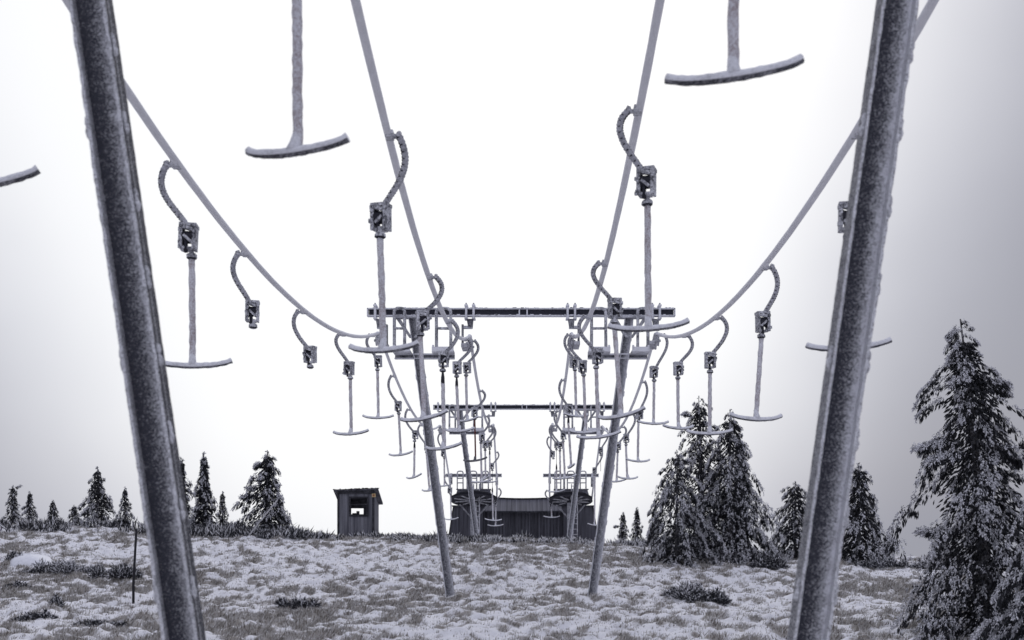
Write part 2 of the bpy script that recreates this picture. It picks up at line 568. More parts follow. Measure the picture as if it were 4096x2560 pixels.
tree_px(730, 409, 566, 50, 37.5, 'tall broad spruce with a bare stub top, right peak of the thicket', 'tall_spruce', 15, group=GB, dens=8.5, power=.72, nb=140,
        extra=[(.90, .4, .5, .5, .6), (.08, -.2, 2.3, .02, .10)], size=.16, droop=.85)
tree_px(677, 450, 564, 34, 35.8, 'pale heavily rimed bushy spruce in front of the thicket on its left', 'bushy_spruce', 16, group=GB, dens=9, power=.42, nb=95, rimef=.95, size=.14, droop=.9, extra=[(.88, .4, .5, .7, .3)])
tree_px(739.5, 433, 563, 14, 39.5, 'thin spindly spruce leaning at the right flank of the thicket', 'thin_spruce', 17, group=GB, power=1.3, dens=4, extra=[(.68, .1, .5, .3, .9)])
tree_px(795, 481, 556, 24, 41, 'rounded bushy spruce partly behind the near right post, on its left', 'bushy_spruce', 18, group=GB, power=.5, rimef=.8, dens=6)
tree_px(859, 463, 562, 34, 40, 'conical spruce partly behind the near right post, on its right', 'conical_spruce', 19, group=GB, power=.85, dens=6.5, rimef=.55)
tree_px(988, 319, 645, 76, 18.5, 'biggest spruce at the right, heavily rimed with a hooked tip', 'tall_spruce', 20, group=GB, dens=8.5, power=.66, nb=175, size=.125, droop=.75, ragged=.42, rimef=.9,
        extra=[(.965, math.pi, .30, .5, .7), (.80, .1, .85, .25, .35), (.82, -.1, .8, .25, .35), (.63, math.pi, 1.25, .1, .18), (.60, math.pi + .3, 1.2, .1, .25),
               (.37, math.pi + .2, 1.45, .0, .05), (.62, .1, 1.05, .1, .4), (.87, math.pi, .35, .5, .4)], lean=(-.085, 0), tuck=.42, inner=2.6)
tree_px(1062, 432, 665, 58, 15.5, 'rimed spruce cut by the right edge of the photo, in front of the biggest', 'cropped_spruce', 21, group=GB, dens=8.5, power=.6, nb=110, size=.115, droop=.8, rimef=.9)


# ------------------------------------------------------------------ bushes and scrub
def bush(px, row, d, w, h, label, seed, rimef=.45, n=None, name='low_bush'):
    global rng
    rng = np.random.default_rng(500 + seed)
    x = (px - 526) * d / F + XC
    n = n or int(700 + 1900 * w)
    nl = int(4 + 7 * w)
    cx = rng.uniform(-.5, .5, nl) * w; cy = rng.uniform(-.25, .25, nl) * w
    ch = h * rng.uniform(.35, 1.0, nl) * (1 - .5 * np.abs(cx) / w); cr = w * rng.uniform(.09, .20, nl) + .04
    q = rng.integers(0, nl, n)
    a = rng.uniform(0, 6.283, n); r = rng.random(n) ** .6
    P = np.stack([cx[q] + r * cr[q] * np.cos(a), cy[q] + r * cr[q] * np.sin(a), ch[q] * rng.uniform(0, 1, n) * (1 - .8 * r * r)], 1)
    V = np.stack([rng.normal(0, .5, n) + np.cos(a) * .6 * r, rng.normal(0, .5, n), rng.normal(.55, .5, n)], 1)
    V = V / np.linalg.norm(V, axis=1, keepdims=True) * (ch[q, None] * .28 + .04) * rng.uniform(.5, 1.5, (n, 1))
    rad = (.008 + .014 * ch[q]) * rng.uniform(.6, 1.3, n)
    mt = (rng.random(n) < rimef * (.4 + .9 * P[:, 2] / h)).astype(int)
    v, f = spindles(P, V, rad)
    root_z = gz(x, d)
    o = mesh_np(name, v, f, [M['needle_dark'], M['needle_rime']], np.repeat(mt, 6))
    o.location = (x, d, root_z - .02)
    tag(o, label, 'bush', 'low dark bushes on the slope')
    return o


BUSHES = [
    (14, 538, 33, .75, .45, 'dark clump below the left edge trees, left of the snow mound', .4),
    (49, 546, 31.5, 1.3, .5, 'wide dark bush just below the snow covered mound', .45),
    (72, 547, 31, .9, .4, 'pale rimed bush right of the wide dark bush below the mound', .75),
    (96, 548, 31, 1.0, .42, 'middle bush of the row between mound and dark stake', .65),
    (115, 553, 30, 1.15, .5, 'dark bush just left of the dark stake', .4),
    (16, 553, 28, .5, .3, 'small dark bush low at the left edge under the mound', .35),
    (57, 572, 24.5, .32, .32, 'small upright seedling alone on the left snow', .45),
    (29, 582, 22, .5, .2, 'flat dark tuft low at the left, left of its twin', .3),
    (44, 583, 22, .4, .2, 'flat dark tuft low at the left, right of its twin', .3),
    (92, 601, 20.5, .8, .16, 'flat dark heather patch low left of the near left post', .3),
    (122, 597, 20.8, .9, .2, 'ragged dark heather patch beside the foot of the near left post', .3),
    (300, 572, 24.5, .75, .34, 'dark bush with an upright twig on the open snow below the hut', .32),
    (288, 569, 25, .4, .24, 'small dark bush left of the twiggy one below the hut', .3),
    (690, 577, 26, 1.05, .42, 'low rimed bush left of a darker one below the thicket', .6),
    (708, 580, 25.5, 1.0, .45, 'dark low bush below the thicket of spruces', .35),
    (746, 545, 36.5, 1.6, .7, 'dark trailing branches spreading right at the foot of the thicket', .35),
    (770, 560, 35, 1.2, .5, 'ragged dark bush at the right end of the trailing branches', .35),
    (880, 548, 38, 1.6, .5, 'dark scrub right of the conical spruce behind the near right post', .45),
    (928, 548, 38, 1.4, .4, 'dark scrub beside the lower limbs of the biggest spruce', .4),
    (180, 527, 42, 1.8, .45, 'dark scrub at the foot of the spruces right of the near left post', .45),
    (280, 531, 41, 2.1, .5, 'bushy scrub at the foot of the broad hooked spruce', .5),
    (312, 533, 41, 1.2, .35, 'low scrub between the broad hooked spruce and the hut', .45),
]
for i, (px, row, d, w, h, lab, rf) in enumerate(BUSHES):
    bush(px, row, d, w, h, lab, i, rf)


def crest_scrub():
    global rng
    rng = np.random.default_rng(77)
    Ps, Vs, rs, ms = [], [], [], []
    n = 3600
    d = rng.uniform(39.8, 43.5, n)
    px = rng.uniform(-60, 1080, n)
    x = (px - 526) * d / F + XC
    cl = fbm(x * .9 + 5, d * .9, 3, 40)
    keep = cl > np.where(px < 330, .47, np.where((px > 385) & (px < 600), .42, .55))
    x = x[keep]; d = d[keep]; px = px[keep]; cl = cl[keep]
    z = ground_rel(x, d) + EYE
    for i in range(len(x)):
        k = 9
        hmax = (.14 if px[i] > 330 else .26) + .6 * max(0, cl[i] - .45)
        if 380 < px[i] < 600: hmax *= .9
        p = np.stack([x[i] + rng.normal(0, .09, k), d[i] + rng.normal(0, .09, k), np.full(k, z[i] - .02) + rng.uniform(0, hmax * .5, k)], 1)
        v = np.stack([rng.normal(0, .35, k), rng.normal(0, .35, k), rng.uniform(.5, 1, k)], 1) * hmax * rng.uniform(.6, 1.3, (k, 1))
        Ps.append(p); Vs.append(v); rs.append(rng.uniform(.012, .03, k))
        dark = .35 if px[i] > 480 else .62
        ms.append((rng.random(k) > dark).astype(int))
    P = np.concatenate(Ps); V = np.concatenate(Vs); r = np.concatenate(rs); mt = np.concatenate(ms)
    v, f = spindles(P, V, r)
    o = mesh_np('heather', v, f, [M['needle_dark'], M['heather_rime']], np.repeat(mt, 6))
    o['kind'] = 'stuff'
    tag(o, 'rimed heather and dwarf scrub along the crest of the slope', 'heather')


crest_scrub()

# snow covered mound
rng = np.random.default_rng(5)
mb = MB()
mc = at(33, 541, 33)
rows = []
for i in range(12):
    t = i / 11 * math.pi / 2
    row = []
    for k in range(30):
        a = 2 * math.pi * k / 30
        q = 1 + .22 * (float(vnoise(np.array([math.cos(a) * 1.6 + 4]), np.array([math.sin(a) * 1.6 + t]), 3)[0]) - .5)
        row.append((.80 * math.cos(t) ** .9 * math.cos(a) * q, .7 * math.cos(t) ** .9 * math.sin(a) * q, -.15 + .44 * math.sin(t) * q - .08 * math.cos(a) * math.cos(t)))
    rows.append(row)
mb.quad_strip(rows, 0, True)
o = mb.build('snow_mound', M['snow_crust'], None, True); o.location = (mc.x, mc.y, gz(mc.x, mc.y))
tag(o, 'smooth snow covered boulder mound on the crest at the left', 'mound')

# dark stake
mb = MB()
d = 25.0
p0 = at(133.4, 584, d); p1 = at(136.4, 529, d)
g0 = gz(p0.x, d)
mb.tube([(p0.x, d, min(p0.z, g0) - .2), p0, (p0 + p1) / 2, p1], [.034, .034, .031, .029], 8)
o = mb.build('marker_stake', M['stake'], None, True)
tag(o, 'thin dark stake standing in the snow left of the near left post', 'stake')

# leaning plank
mb = MB()
p0 = at(251.5, 532, 40.6); p1 = at(275, 503, 40.9)
ax = (p1 - p0)
rotm = ax.to_track_quat('Z', 'Y').to_matrix()
mb.box(p0 + ax * .5, (.16, .05, ax.length + .3), rotm)
for t in (.3, .6, .85):
    mb.box(p0 + ax * t + Vector((0, -.04, .02)), (.20, .05, .08), rotm)
for i in range(40):
    t = random.random(); s = random.choice((-1, 1))
    mb.box(p0 + ax * t + rotm @ Vector((s * .085, 0, 0)), (.03, .05, random.uniform(.03, .10)), rotm)
o = mb.build('leaning_plank', M['plank'])
tag(o, 'frost covered plank leaning on the broad hooked spruce', 'plank')


# ------------------------------------------------------------------ haul cables
XR = {'LO': -3.80, 'LI': -1.35, 'RI': 1.38, 'RO': 3.66}
ROPE = {}
T1, T2, T3, T4 = 6.43, 27.0, 46.2, 52.6
KNOTS = {   # (distance, height above the eye) measured along each cable
    'LO': [[(6.43, 5.05), (8.48, 4.49), (11.5, 4.10), (14.3, 3.92), (18, 3.96), (22, 4.36), (27, 5.33)],
           [(27, 5.33), (30.5, 4.57), (34.7, 4.11), (38.8, 4.08), (46.2, 4.86)], [(46.2, 4.86), (48, 4.15), (51.6, 2.7), (52.6, 2.2)]],
    'LI': [[(6.43, 5.25), (8.3, 4.5), (10.8, 4.17), (15.3, 4.02), (18.8, 4.02), (24.1, 4.77), (27, 5.25)],
           [(27, 5.25), (31.5, 4.49), (36, 4.14), (39.8, 4.22), (46.2, 4.9)], [(46.2, 4.9), (48.5, 4.15), (51.8, 2.5), (52.6, 2.1)]],
    'RI': [[(6.43, 5.45), (8.8, 4.68), (11.2, 4.35), (13.4, 4.03), (15.3, 4.22), (19.2, 4.2), (24.6, 4.88), (27, 5.3)],
           [(27, 5.3), (31.2, 4.6), (35.9, 4.22), (42, 4.39), (46.2, 4.9)], [(46.2, 4.9), (49, 4.4), (52, 2.6), (52.6, 2.1)]],
    'RO': [[(6.43, 5.0), (8.4, 4.45), (10.48, 4.2), (12.06, 4.1), (14.8, 3.88), (18.5, 3.94), (22.3, 4.38), (27, 5.33)],
           [(27, 5.33), (30.4, 4.4), (34, 3.95), (36.9, 3.87), (46.2, 4.86)], [(46.2, 4.86), (48.3, 3.8), (51, 2.7), (52.6, 2.1)]],
}


def fit_rope(k):
    spans = []
    for kn in KNOTS[k]:
        y = np.array([p[0] for p in kn]); z = np.array([p[1] for p in kn])
        w = np.ones(len(y)); w[0] = w[-1] = 6
        spans.append((y[0], y[-1], np.polyfit(y, z, 2, w=w)))
    return spans


for k in XR:
    sp = fit_rope(k)

    def zf(y, sp=sp):
        if y < T1:
            e = np.polyval(sp[0][2], T1)
            return e - .30 * (T1 - y) + .0145 * (T1 - y) ** 2
        for a, b, c in sp:
            if y <= b: return float(np.polyval(c, y))
        return float(np.polyval(sp[-1][2], sp[-1][1]))

    def zs(y, zf=zf):        # eased over the sheaves
        return sum(zf(y + q) for q in (-.45, -.25, 0, .25, .45)) / 5
    ROPE[k] = zs

WHEEL_TILT = R(-14.0)
WZ = {'L': 1.60, 'R': 1.58}


def haul_cable(side, label):
    a, b = ('LO', 'LI') if side == 'L' else ('RI', 'RO')
    xa, xb = XR[a], XR[b]
    cx = (xa + xb) / 2; rad = (xb - xa) / 2
    pts = []
    ys = list(np.linspace(-16, T4 - .3, 190))
    for y in ys: pts.append((xa, y, ROPE[a](y) + EYE))
    wz = WZ[side]
    for i in range(1, 24):
        t = math.pi - math.pi * i / 24
        py = rad * math.sin(t)
        pts.append((cx + rad * math.cos(t), T4 + py * math.cos(WHEEL_TILT), wz + EYE + py * math.sin(WHEEL_TILT)))
    for y in ys[::-1]: pts.append((xb, y, ROPE[b](y) + EYE))
    mb = MB()
    # smooth the drop onto the wheel
    P = np.array(pts)
    for _ in range(2):
        i0, i1 = len(ys) - 6, len(ys) + 29
        Q = P.copy(); Q[1:-1] = (P[:-2] + P[1:-1] + P[2:]) / 3
        P[i0:i0 + 10] = Q[i0:i0 + 10]; P[i1 - 10:i1] = Q[i1 - 10:i1]
    mb.tube([Vector(p) for p in P], .043, 10, 0, .05)
    o = mb.build('haul_cable', M['rope'], None, True)
    tag(o, label, 'haul cable', 'frosted haul cables')


haul_cable('L', 'thick frosted cable loop of the left lift, running round the left bullwheel')
haul_cable('R', 'thick frosted cable loop of the right lift, running round the right bullwheel')

# ------------------------------------------------------------------ lift towers


def beam(mb, p0, p1, w, dpt, t, n, rough=.006, feathers=None, side=1, tw=.012):
    """an H-beam from p0 to p1 whose web faces the camera; rime thickens towards its right"""
    p0 = Vector(p0); p1 = Vector(p1)
    ax = (p1 - p0); L = ax.length; az = ax.normalized()
    ux = Vector((1, 0, 0)); ux = (ux - az * ux.dot(az)).normalized()
    uy = az.cross(ux)                      # away from the camera
    if uy.y < 0: uy = -uy
    h = w / 2; d = dpt / 2
    wr = (.13, .72) if feathers else (.30, .36)
    web = [(-h + t + (w - 2 * t) * k / 12, -tw / 2) for k in range(13)]
    prof = [((-h, d), (-h, -d), .42, .42), ((-h, -d), (-h + t, -d), .70, .70), ((-h + t, -d), (-h + t, -tw / 2), .66, .50)]
    for k in range(12):
        u0, u1 = k / 12, (k + 1) / 12
        prof.append((web[k], web[k + 1], wr[0] + wr[1] * u0 ** 2.1, wr[0] + wr[1] * u1 ** 2.1))
    prof += [((h - t, -tw / 2), (h - t, -d), .76, .76), ((h - t, -d), (h, -d), .74, .66), ((h, -d), (h, -d * .3), .30, .22), ((h, -d * .3), (h, d * .3), .55, .2), ((h, d * .3), (h, d), .25, .3),
             ((h, d), (h - t, d), .5, .5), ((h - t, d), (h - t, tw / 2), .5, .5), ((h - t, tw / 2), (-h + t, tw / 2), .5, .5),
             ((-h + t, tw / 2), (-h + t, d), .5, .5), ((-h + t, d), (-h, d), .5, .5)]

    def off(q, s):
        # irregular crust on the front edges
        x, y = q
        if y <= -d + 1e-6:
            k = 1.0
        elif y >= d - 1e-6: k = .6
        else: k = .15
        a = float(vnoise(np.array([s * 9.0 + x * 31]), np.array([y * 17 + 3.0]), 7)[0]) - .35
        b = float(vnoise(np.array([s * 31.0 + x * 31]), np.array([y * 17 + 9.0]), 8)[0]) - .4
        e = (a * .6 + b * .7) * rough * 2 * k
        return (x + (1 if x > 0 else -1) * e, y - e)
    ss = [i / n for i in range(n + 1)]
    tab = {}
    for (q0, q1, r0, r1) in prof:
        for q in (q0, q1):
            if q not in tab:
                tab[q] = []
                for s in ss:
                    x, y = off(q, s * L)
                    tab[q].append(p0 + az * (s * L) + ux * x + uy * y)
        base = len(mb.v)
        for i in range(n + 1):
            mb.v.append(tuple(tab[q0][i])); mb.at.append(r0)
            mb.v.append(tuple(tab[q1][i])); mb.at.append(r1)
        for i in range(n):
            mb.f.append((base + 2 * i, base + 2 * i + 1, base + 2 * i + 3, base + 2 * i + 2)); mb.mi.append(0)
    # little clip lugs up both flanges
    step = .50
    k = 0
    z = .3
    while z < L - .2:
        for sx in ((1,) if k % 3 else (1, -1)):
            c = p0 + az * z + ux * sx * (h + .006) + uy * (-d * .55)
            mb.tube([c - az * .05, c - az * .035, c, c + az * .03, c + az * .05, c + az * .085, c + az * .10], [.008, .018, .021, .012, .017, .015, .005], 7, 0, .25, .72)
        for sx in ():
            c = p0 + az * z + ux * sx * (h + .012) + uy * (-d * .55)
            rm = Matrix((ux, uy, az)).transposed()
            mb.box(c, (.03, .05, .055), rm, 0, .6)
            mb.box(c + az * .05 + ux * sx * .004, (.022, .04, .03), rm, 0, .8)
        k += 1
        z += step
    # end caps
    for e, p in ((0, p0), (1, p1)):
        mb.box(p, (w * 1.12, dpt * 1.1, .03), Matrix((ux, uy, az)).transposed(), 0, .6)


def u_rail(mb, cx, y, z0, z1, w, r=.028, rungs=(.5,), n=7):
    """an upright hoop of round tube with rungs"""
    rc = min(.12, w * .35)
    pts = [(cx - w / 2, y, z0), (cx - w / 2, y, (z0 + z1) / 2), (cx - w / 2, y, z1 - rc)]
    for i in range(1, 6):
        a = math.pi - math.pi / 2 * i / 6
        pts.append((cx - w / 2 + rc + rc * math.cos(a), y, z1 - rc + rc * math.sin(a)))
    pts.append((cx, y, z1))
    for i in range(1, 6):
        a = math.pi / 2 - math.pi / 2 * i / 6
        pts.append((cx + w / 2 - rc + rc * math.cos(a), y, z1 - rc + rc * math.sin(a)))
    pts += [(cx + w / 2, y, z1 - rc), (cx + w / 2, y, (z0 + z1) / 2), (cx + w / 2, y, z0)]
    mb.tube(pts, r, n, 0, .12)
    for t in rungs:
        z = z0 + (z1 - z0) * t
        mb.tube([(cx - w / 2, y, z), (cx, y, z), (cx + w / 2, y, z)], r * .85, n, 0, .12)


def sheave_set(parent, x, y, zbar, zrope, inner, s=1.0):
    """bracket clamped round the crossbar with two sheaves under the cable"""
    mb = MB()
    for o in (-.10, .10):
        mb.box((x + o, y, zbar), (.055, .26, .33), None, 0, .7)
        mb.box((x + o, y, zbar + .17), (.09, .30, .04), None, 0, .8)
        mb.box((x + o, y, zbar - .17), (.09, .30, .04), None, 0, .7)
        mb.tube([(x + o, y - .09, zbar + .18), (x + o, y - .09, zbar + .24)], .022, 6)
        mb.tube([(x + o, y + .09, zbar + .18), (x + o, y + .09, zbar + .24)], .022, 6)
    off = -inner * .20
    zt, zb = zbar - .18, zrope - .16
    mb.hexa([(x - .05, y - .06, zt - .24), (x + .07, y - .06, zt - .24), (x + .07, y + .06, zt - .24), (x - .05, y + .06, zt - .24),
             (x - .09, y - .07, zt), (x + .09, y - .07, zt), (x + .09, y + .07, zt), (x - .09, y + .07, zt)], 0, .35)
    mb.box((x + off * .35, y, zt - .22), (.26, .12, .07), None, 0, .6)
    mb.box((x + off, y, (zt - .2 + zb) / 2), (.055, .14, abs(zt - .2 - zb) + .1), None, 0, .35)
    mb.box((x + off * .7, y, zb - .06), (.16, .75, .09), None, 0, .55)
    o = mb.build('sheave_bracket', M['bar'], parent)
    for k in (-.27, .27):
        w = MB(); w.disc((x, y + k, zrope - .16), (1, 0, 0), .145, .10, 18)
        w.tube([(x - .1, y + k, zrope - .16), (x + .1, y + k, zrope - .16)], .035, 8)
        w.build('sheave', M['metal'], o, True)
    c = MB(); c.tube([(x, y - .30, zrope + .03), (x, y, zrope + .055), (x, y + .30, zrope + .03)], [.05, .06, .05], 8, 0, .15)
    c.build('snow_cap', M['snow_crust'], o, True)


def lift_tower(d, ztop, label, near=False):
    """two legs leaning outwards under one crossbar, four sheave sets, two platforms"""
    root = thing('lift_tower', label, 'lift tower', (0, d, 0), 'lift towers in a row up the slope')
    cx = -.039 if near else .03
    zt = ztop + EYE
    half_top = 2.878 if near else 2.92
    zleg = zt - .13
    for s in (-1, 1):
        lean = {-1: .146, 1: .140}[s] if near else .134      # the nearest posts lean a little more
        ht = half_top + (lean - .134) * 4.32
        xt = cx + s * ht
        xg = cx + s * (ht - lean * (zleg - (EYE - 1.9)))
        zg = gz(xg, d)
        xg = cx + s * (ht - lean * (zleg - zg))
        q = lean * .35
        mb = MB()
        n = 420 if near else 110
        beam(mb, (xg - s * q, 0, zg - .35), (xt, 0, zleg), .226 if near else .235, .150 if near else .165, .02, n, .0042 if near else .009, near)
        lg = mb.build('leg', M['beam'], root)
        # head plate and braces
        mb = MB()
        for k in (-1, 1):
            mb.hexa([(xt - .04 + k * .06, -.05, zleg - .55), (xt + .04 + k * .06, -.05, zleg - .55), (xt + .04 + k * .06, .05, zleg - .55), (xt - .04 + k * .06, .05, zleg - .55),
                     (xt - .05 + k * .42, -.05, zleg - .02), (xt + .07 + k * .42, -.05, zleg - .02), (xt + .07 + k * .42, .05, zleg - .02), (xt - .05 + k * .42, .05, zleg - .02)], 0, .5)
        mb.box((xt, 0, zleg - .012), (1.0, .26, .03), None, 0, .6)
        mb.build('head_brace', M['bar'], root)
        # platform and guard hoops
        xt0 = cx + s * half_top
        zp = zt - 1.12
        xp = xt0 - s * .31
        mb = MB()
        mb.box((xp, .05, zp), (1.62, .14, .035), None, 0, .75)
        mb.box((xp, .11, zp - .06), (1.62, .02, .09), None, 0, .40)
        mb.box((xp, .05, zp - .115), (1.62, .14, .025), None, 0, .65)
        for x, ww in ((xt0 + s * .27, .46), (xt0 - s * .83, .58)):
            mb.box((x, -.14, zp + .02), (ww, .44, .07), None, 0, .6)
            mb.box((x, -.35, zp + .075), (ww, .03, .12), None, 0, .8)
            for e in (-1, 1): mb.box((x + e * ww * .44, -.35, zp + .15), (.05, .05, .06), None, 0, .8)
        mb.build('platform', M['bar'], root)
        for x, ww in ((xt0 + s * .33, .27), (xt0 - s * .85, .38)):
            mb = MB()
            u_rail(mb, x, -.30, zp + .05, zt + .05, ww, .043, (.52,))
            mb.build('guard_hoop', M['metal'], root, True)
    # crossbar: I-section lying on its side to the camera
    mb = MB()
    xl, xr = cx - 4.14, cx + 4.14
    mb.box((cx, 0, zt + .095), (xr - xl, .17, .03), None, 0, .72)
    mb.box((cx, 0, zt - .095), (xr - xl, .17, .03), None, 0, .72)
    mb.box((cx, .02, zt), (xr - xl - .06, .02, .16), None, 0, .02)
    for x in (xl, xr): mb.box((x, 0, zt), (.03, .17, .22), None, 0, .72)
    for x in (cx - .05, cx + .16): mb.box((x, -.02, zt), (.035, .10, .159), None, 0, .75)
    for i in range(150):
        x = random.uniform(xl, xr); zz = random.choice((.11, -.08))
        mb.box((x, -.085, zt + zz + random.uniform(-.01, .01)), (random.uniform(.02, .10), .02, random.uniform(.012, .024)), None, 0, .8)
    mb.build('crossbar', M['bar'], root)
    for k in ('LO', 'LI', 'RI', 'RO'):
        sheave_set(root, XR[k], 0, zt, ROPE[k](d) + EYE - .035, {'LO': -1, 'LI': 1, 'RI': -1, 'RO': 1}[k])
    return root


lift_tower(T1, 5.80, 'nearest lift tower, two big rimed posts leaning apart at both sides', True)
lift_tower(T2, 5.87, 'middle lift tower with the wide dark crossbar and both posts standing in snow')
lift_tower(T3, 5.67, 'farthest lift tower with the smaller crossbar, feet behind the crest')


# ------------------------------------------------------------------ T-bar hangers
def bez(p, t):
    a, b, c, d = p
    return a * (1 - t) ** 3 + b * 3 * t * (1 - t) ** 2 + c * 3 * t * t * (1 - t) + d * t ** 3


ROPENAME = {'LO': 'outer left cable', 'LI': 'inner left cable', 'RI': 'inner right cable', 'RO': 'outer right cable'}
ORD = ['first', 'second', 'third', 'fourth', 'fifth', 'sixth', 'seventh', 'eighth', 'ninth', 'tenth', 'eleventh', 'twelfth']


def hanger(rope, d, dxbox, zbox, rod, tee, flag, label):
    """tee: (centre z rel. to eye, width seen, slope, offset of its centre from the rod) or None"""
    side = -1 if rope in ('LO', 'RI') else 1
    xr = XR[rope]; zr = ROPE[rope](d) + EYE
    root = thing('tow_hanger', label, 'T-bar hanger', (xr, d, zr), 'T-bar hangers on the haul cables')
    # clamp on the cable
    mb = MB()
    mb.box((side * .02, 0, -.012), (.085, .13, .075), None, 0)
    mb.tube([(side * .04, 0, -.02), (side * .15, 0, -.03)], .026, 7, 0, .15)
    mb.tube([(side * .12, -.05, -.015), (side * .12, 0, .012), (side * .12, .05, -.015)], .028, 7, 0, .2)
    mb.build('clamp', M['metal'], root)
    xb = dxbox; zt = zbox - zr; zb = zt - .275
    # sprung arm
    p0 = Vector((side * .12, 0, -.02)); p3 = Vector((xb + side * .06, 0, zt + .01))
    Lz = p0.z - p3.z
    p1 = p0 + Vector((side * .20, 0, -.38 * Lz)); p2 = p3 + Vector((side * .13, 0, .26 * Lz))
    p1 = p1 + Vector((side * random.uniform(-.04, .03), random.uniform(-.06, .06), random.uniform(-.05, .05))); p2 = p2 + Vector((side * random.uniform(-.04, .04), random.uniform(-.05, .05), random.uniform(-.04, .04)))
    n = 44
    pts = [bez((p0, p1, p2, p3), i / n) for i in range(n + 1)]
    rad = [(.042 if i % 2 else .036) * (1 - .12 * i / n) for i in range(n + 1)]
    mb = MB()
    gs = 1 if rope in ('LO', 'LI') else 0
    mb.tube(pts, rad, 8, lambda i, j: 1 if (j in (3, 4) if gs else j in (0, 7)) or (i % 4 == 0 and j in (2, 5)) else 0, .05)
    mb.build('arm', [M['spring'], M['groove']], root)
    # rope retractor box: open cage round a spool
    mb = MB()
    for sx in (-1, 1):
        mb.box((xb + sx * .075, 0, (zt + zb) / 2), (.028, .15, .27), None, 0)
        mb.box((xb + sx * .075, -.07, (zt + zb) / 2), (.040, .03, .28), None, 0)
    mb.box((xb, 0, zt), (.19, .16, .035), None, 0)
    mb.box((xb + .01, -.06, zt - .045), (.12, .05, .04), Matrix.Rotation(.25, 3, 'Y'), 0)
    mb.box((xb - .01, 0, zb + .01), (.13, .12, .03), None, 0)
    mb.box((xb, -.07, zt - .16), (.11, .03, .03), Matrix.Rotation(-.7 * side, 3, 'Y'), 0)
    for k in range(10):
        mb.box((xb + random.choice((-.08, .08)) + random.uniform(-.02, .02), -.08, random.uniform(zb, zt)), (.03, .03, random.uniform(.02, .05)), None, 0)
    bx = mb.build('retractor_box', M['metal'], root)
    bx.rotation_euler = (random.uniform(-.05, .05), random.uniform(-.04, .04), random.uniform(-.4, .4))
    mb = MB()
    mb.tube([(xb - .06, .0, zt - .13), (xb - .03, 0, zt - .13), (xb + .03, 0, zt - .13), (xb + .06, 0, zt - .13)], [.09, .07, .07, .09], 14, 0)
    mb.tube([(xb - .02, -.04, zt - .12), (xb - .015, -.045, zb - .04)], .024, 7, 0, .15)
    mb.build('spool', M['dark_metal'], bx, True)
    # collar
    mb = MB()
    zc = zb - .07
    mb.tube([(xb, 0, zb + .03), (xb, 0, zc + .035)], .028, 8, 0, .15)
    mb.tube([(xb, 0, zc + .04), (xb, 0, zc + .02), (xb, 0, zc - .015), (xb, 0, zc - .035)], [.035, .060, .062, .034], 10, lambda i, j: 1 if i == 2 else 0, .08)
    mb.build('collar', [M['metal'], M['dark_metal']], root)
    if rod is None:
        return root
    zrod = rod[1] - zr; xrod = rod[0]
    top = zc - .03
    if flag in ('string', 'stringonly'):
        ln = .62 * (top - zrod) if flag == 'string' else (top - zrod)
        ln = ln * .55 if flag == 'string' else ln
        mb = MB(); mb.tube([(xb, 0, top + .02), (xb, 0, top - ln)], .010, 6); mb.build('cord', M['dark_metal'], root)
        top -= ln
        if flag == 'stringonly': return root
    if flag in ('darktop', 'string'):
        mb = MB(); mb.tube([(xb, 0, top + .03), (xb, 0, top - .10), (xb, 0, top - .22)], [.014, .034, .038], 8)
        mb.build('rod_joint', M['dark_metal'], root, True); top -= .20
    mb = MB()
    n = 22
    rr = .026 if flag == 'clean' else .036
    mb.tube([(xb + (xrod - xb) * i / n, 0, top + (zrod - top) * i / n) for i in range(n + 1)], rr, 9, 0, .04 if flag == 'clean' else .13)
    mb.build('rod', M['clean_rod'] if flag == 'clean' else M['rod'], root, True)
    # T-bar
    w, slope, off = tee
    full = .85
    c = max(.18, min(1, w / full))
    yaw = math.acos(c)
    if slope > 0: yaw = -yaw
    mb = MB()
    nn = 26
    pts, rad = [], []
    for i in range(nn + 1):
        u = i / nn * 2 - 1
        zz = .050 * u * u + (.02 * abs(u) ** 6)
        pts.append((u * full / 2, -.05 * (1 - u * u) , zz)); rad.append(.035 * (1 - .15 * abs(u)) * (1.12 if abs(u) > .96 else 1))
    rows_base = len(mb.v)
    mb.tube(pts, rad, 12, 0, .05 if flag == 'clean' else .10)
    # lower third is bare rubber
    for fi in range(len(mb.f)):
        q = [Vector(mb.v[i]) for i in mb.f[fi][:4]]
        ctr = sum(q, Vector()) / len(q)
        u = ctr.x / (full / 2)
        axisz = .050 * u * u + .02 * abs(u) ** 6
        if ctr.z - axisz < -.012 or flag == 'clean': mb.mi[fi] = 1
    mb.tube([(0, -.05, 0), (0, -.02, .07), (0, -.0, .14)], [.05, .04, .033], 8, 1 if flag == 'clean' else 0)
    o = mb.build('tee_bar', [M['tee_top'], M['tee_under']], root, True)
    a_ = -.42 * math.sin(yaw)
    persp = (zrod + zr - EYE) * (1 / (d - a_) - 1 / (d + a_)) * d / max(w / d, .01) / d
    res = max(-.25, min(.25, slope - persp))
    roll = math.atan(res * min(1, w / full))
    o.rotation_euler = Euler((0, -roll, yaw), 'XYZ')
    o.location = (xrod + off * .5, .0, zrod - .01)
    return root


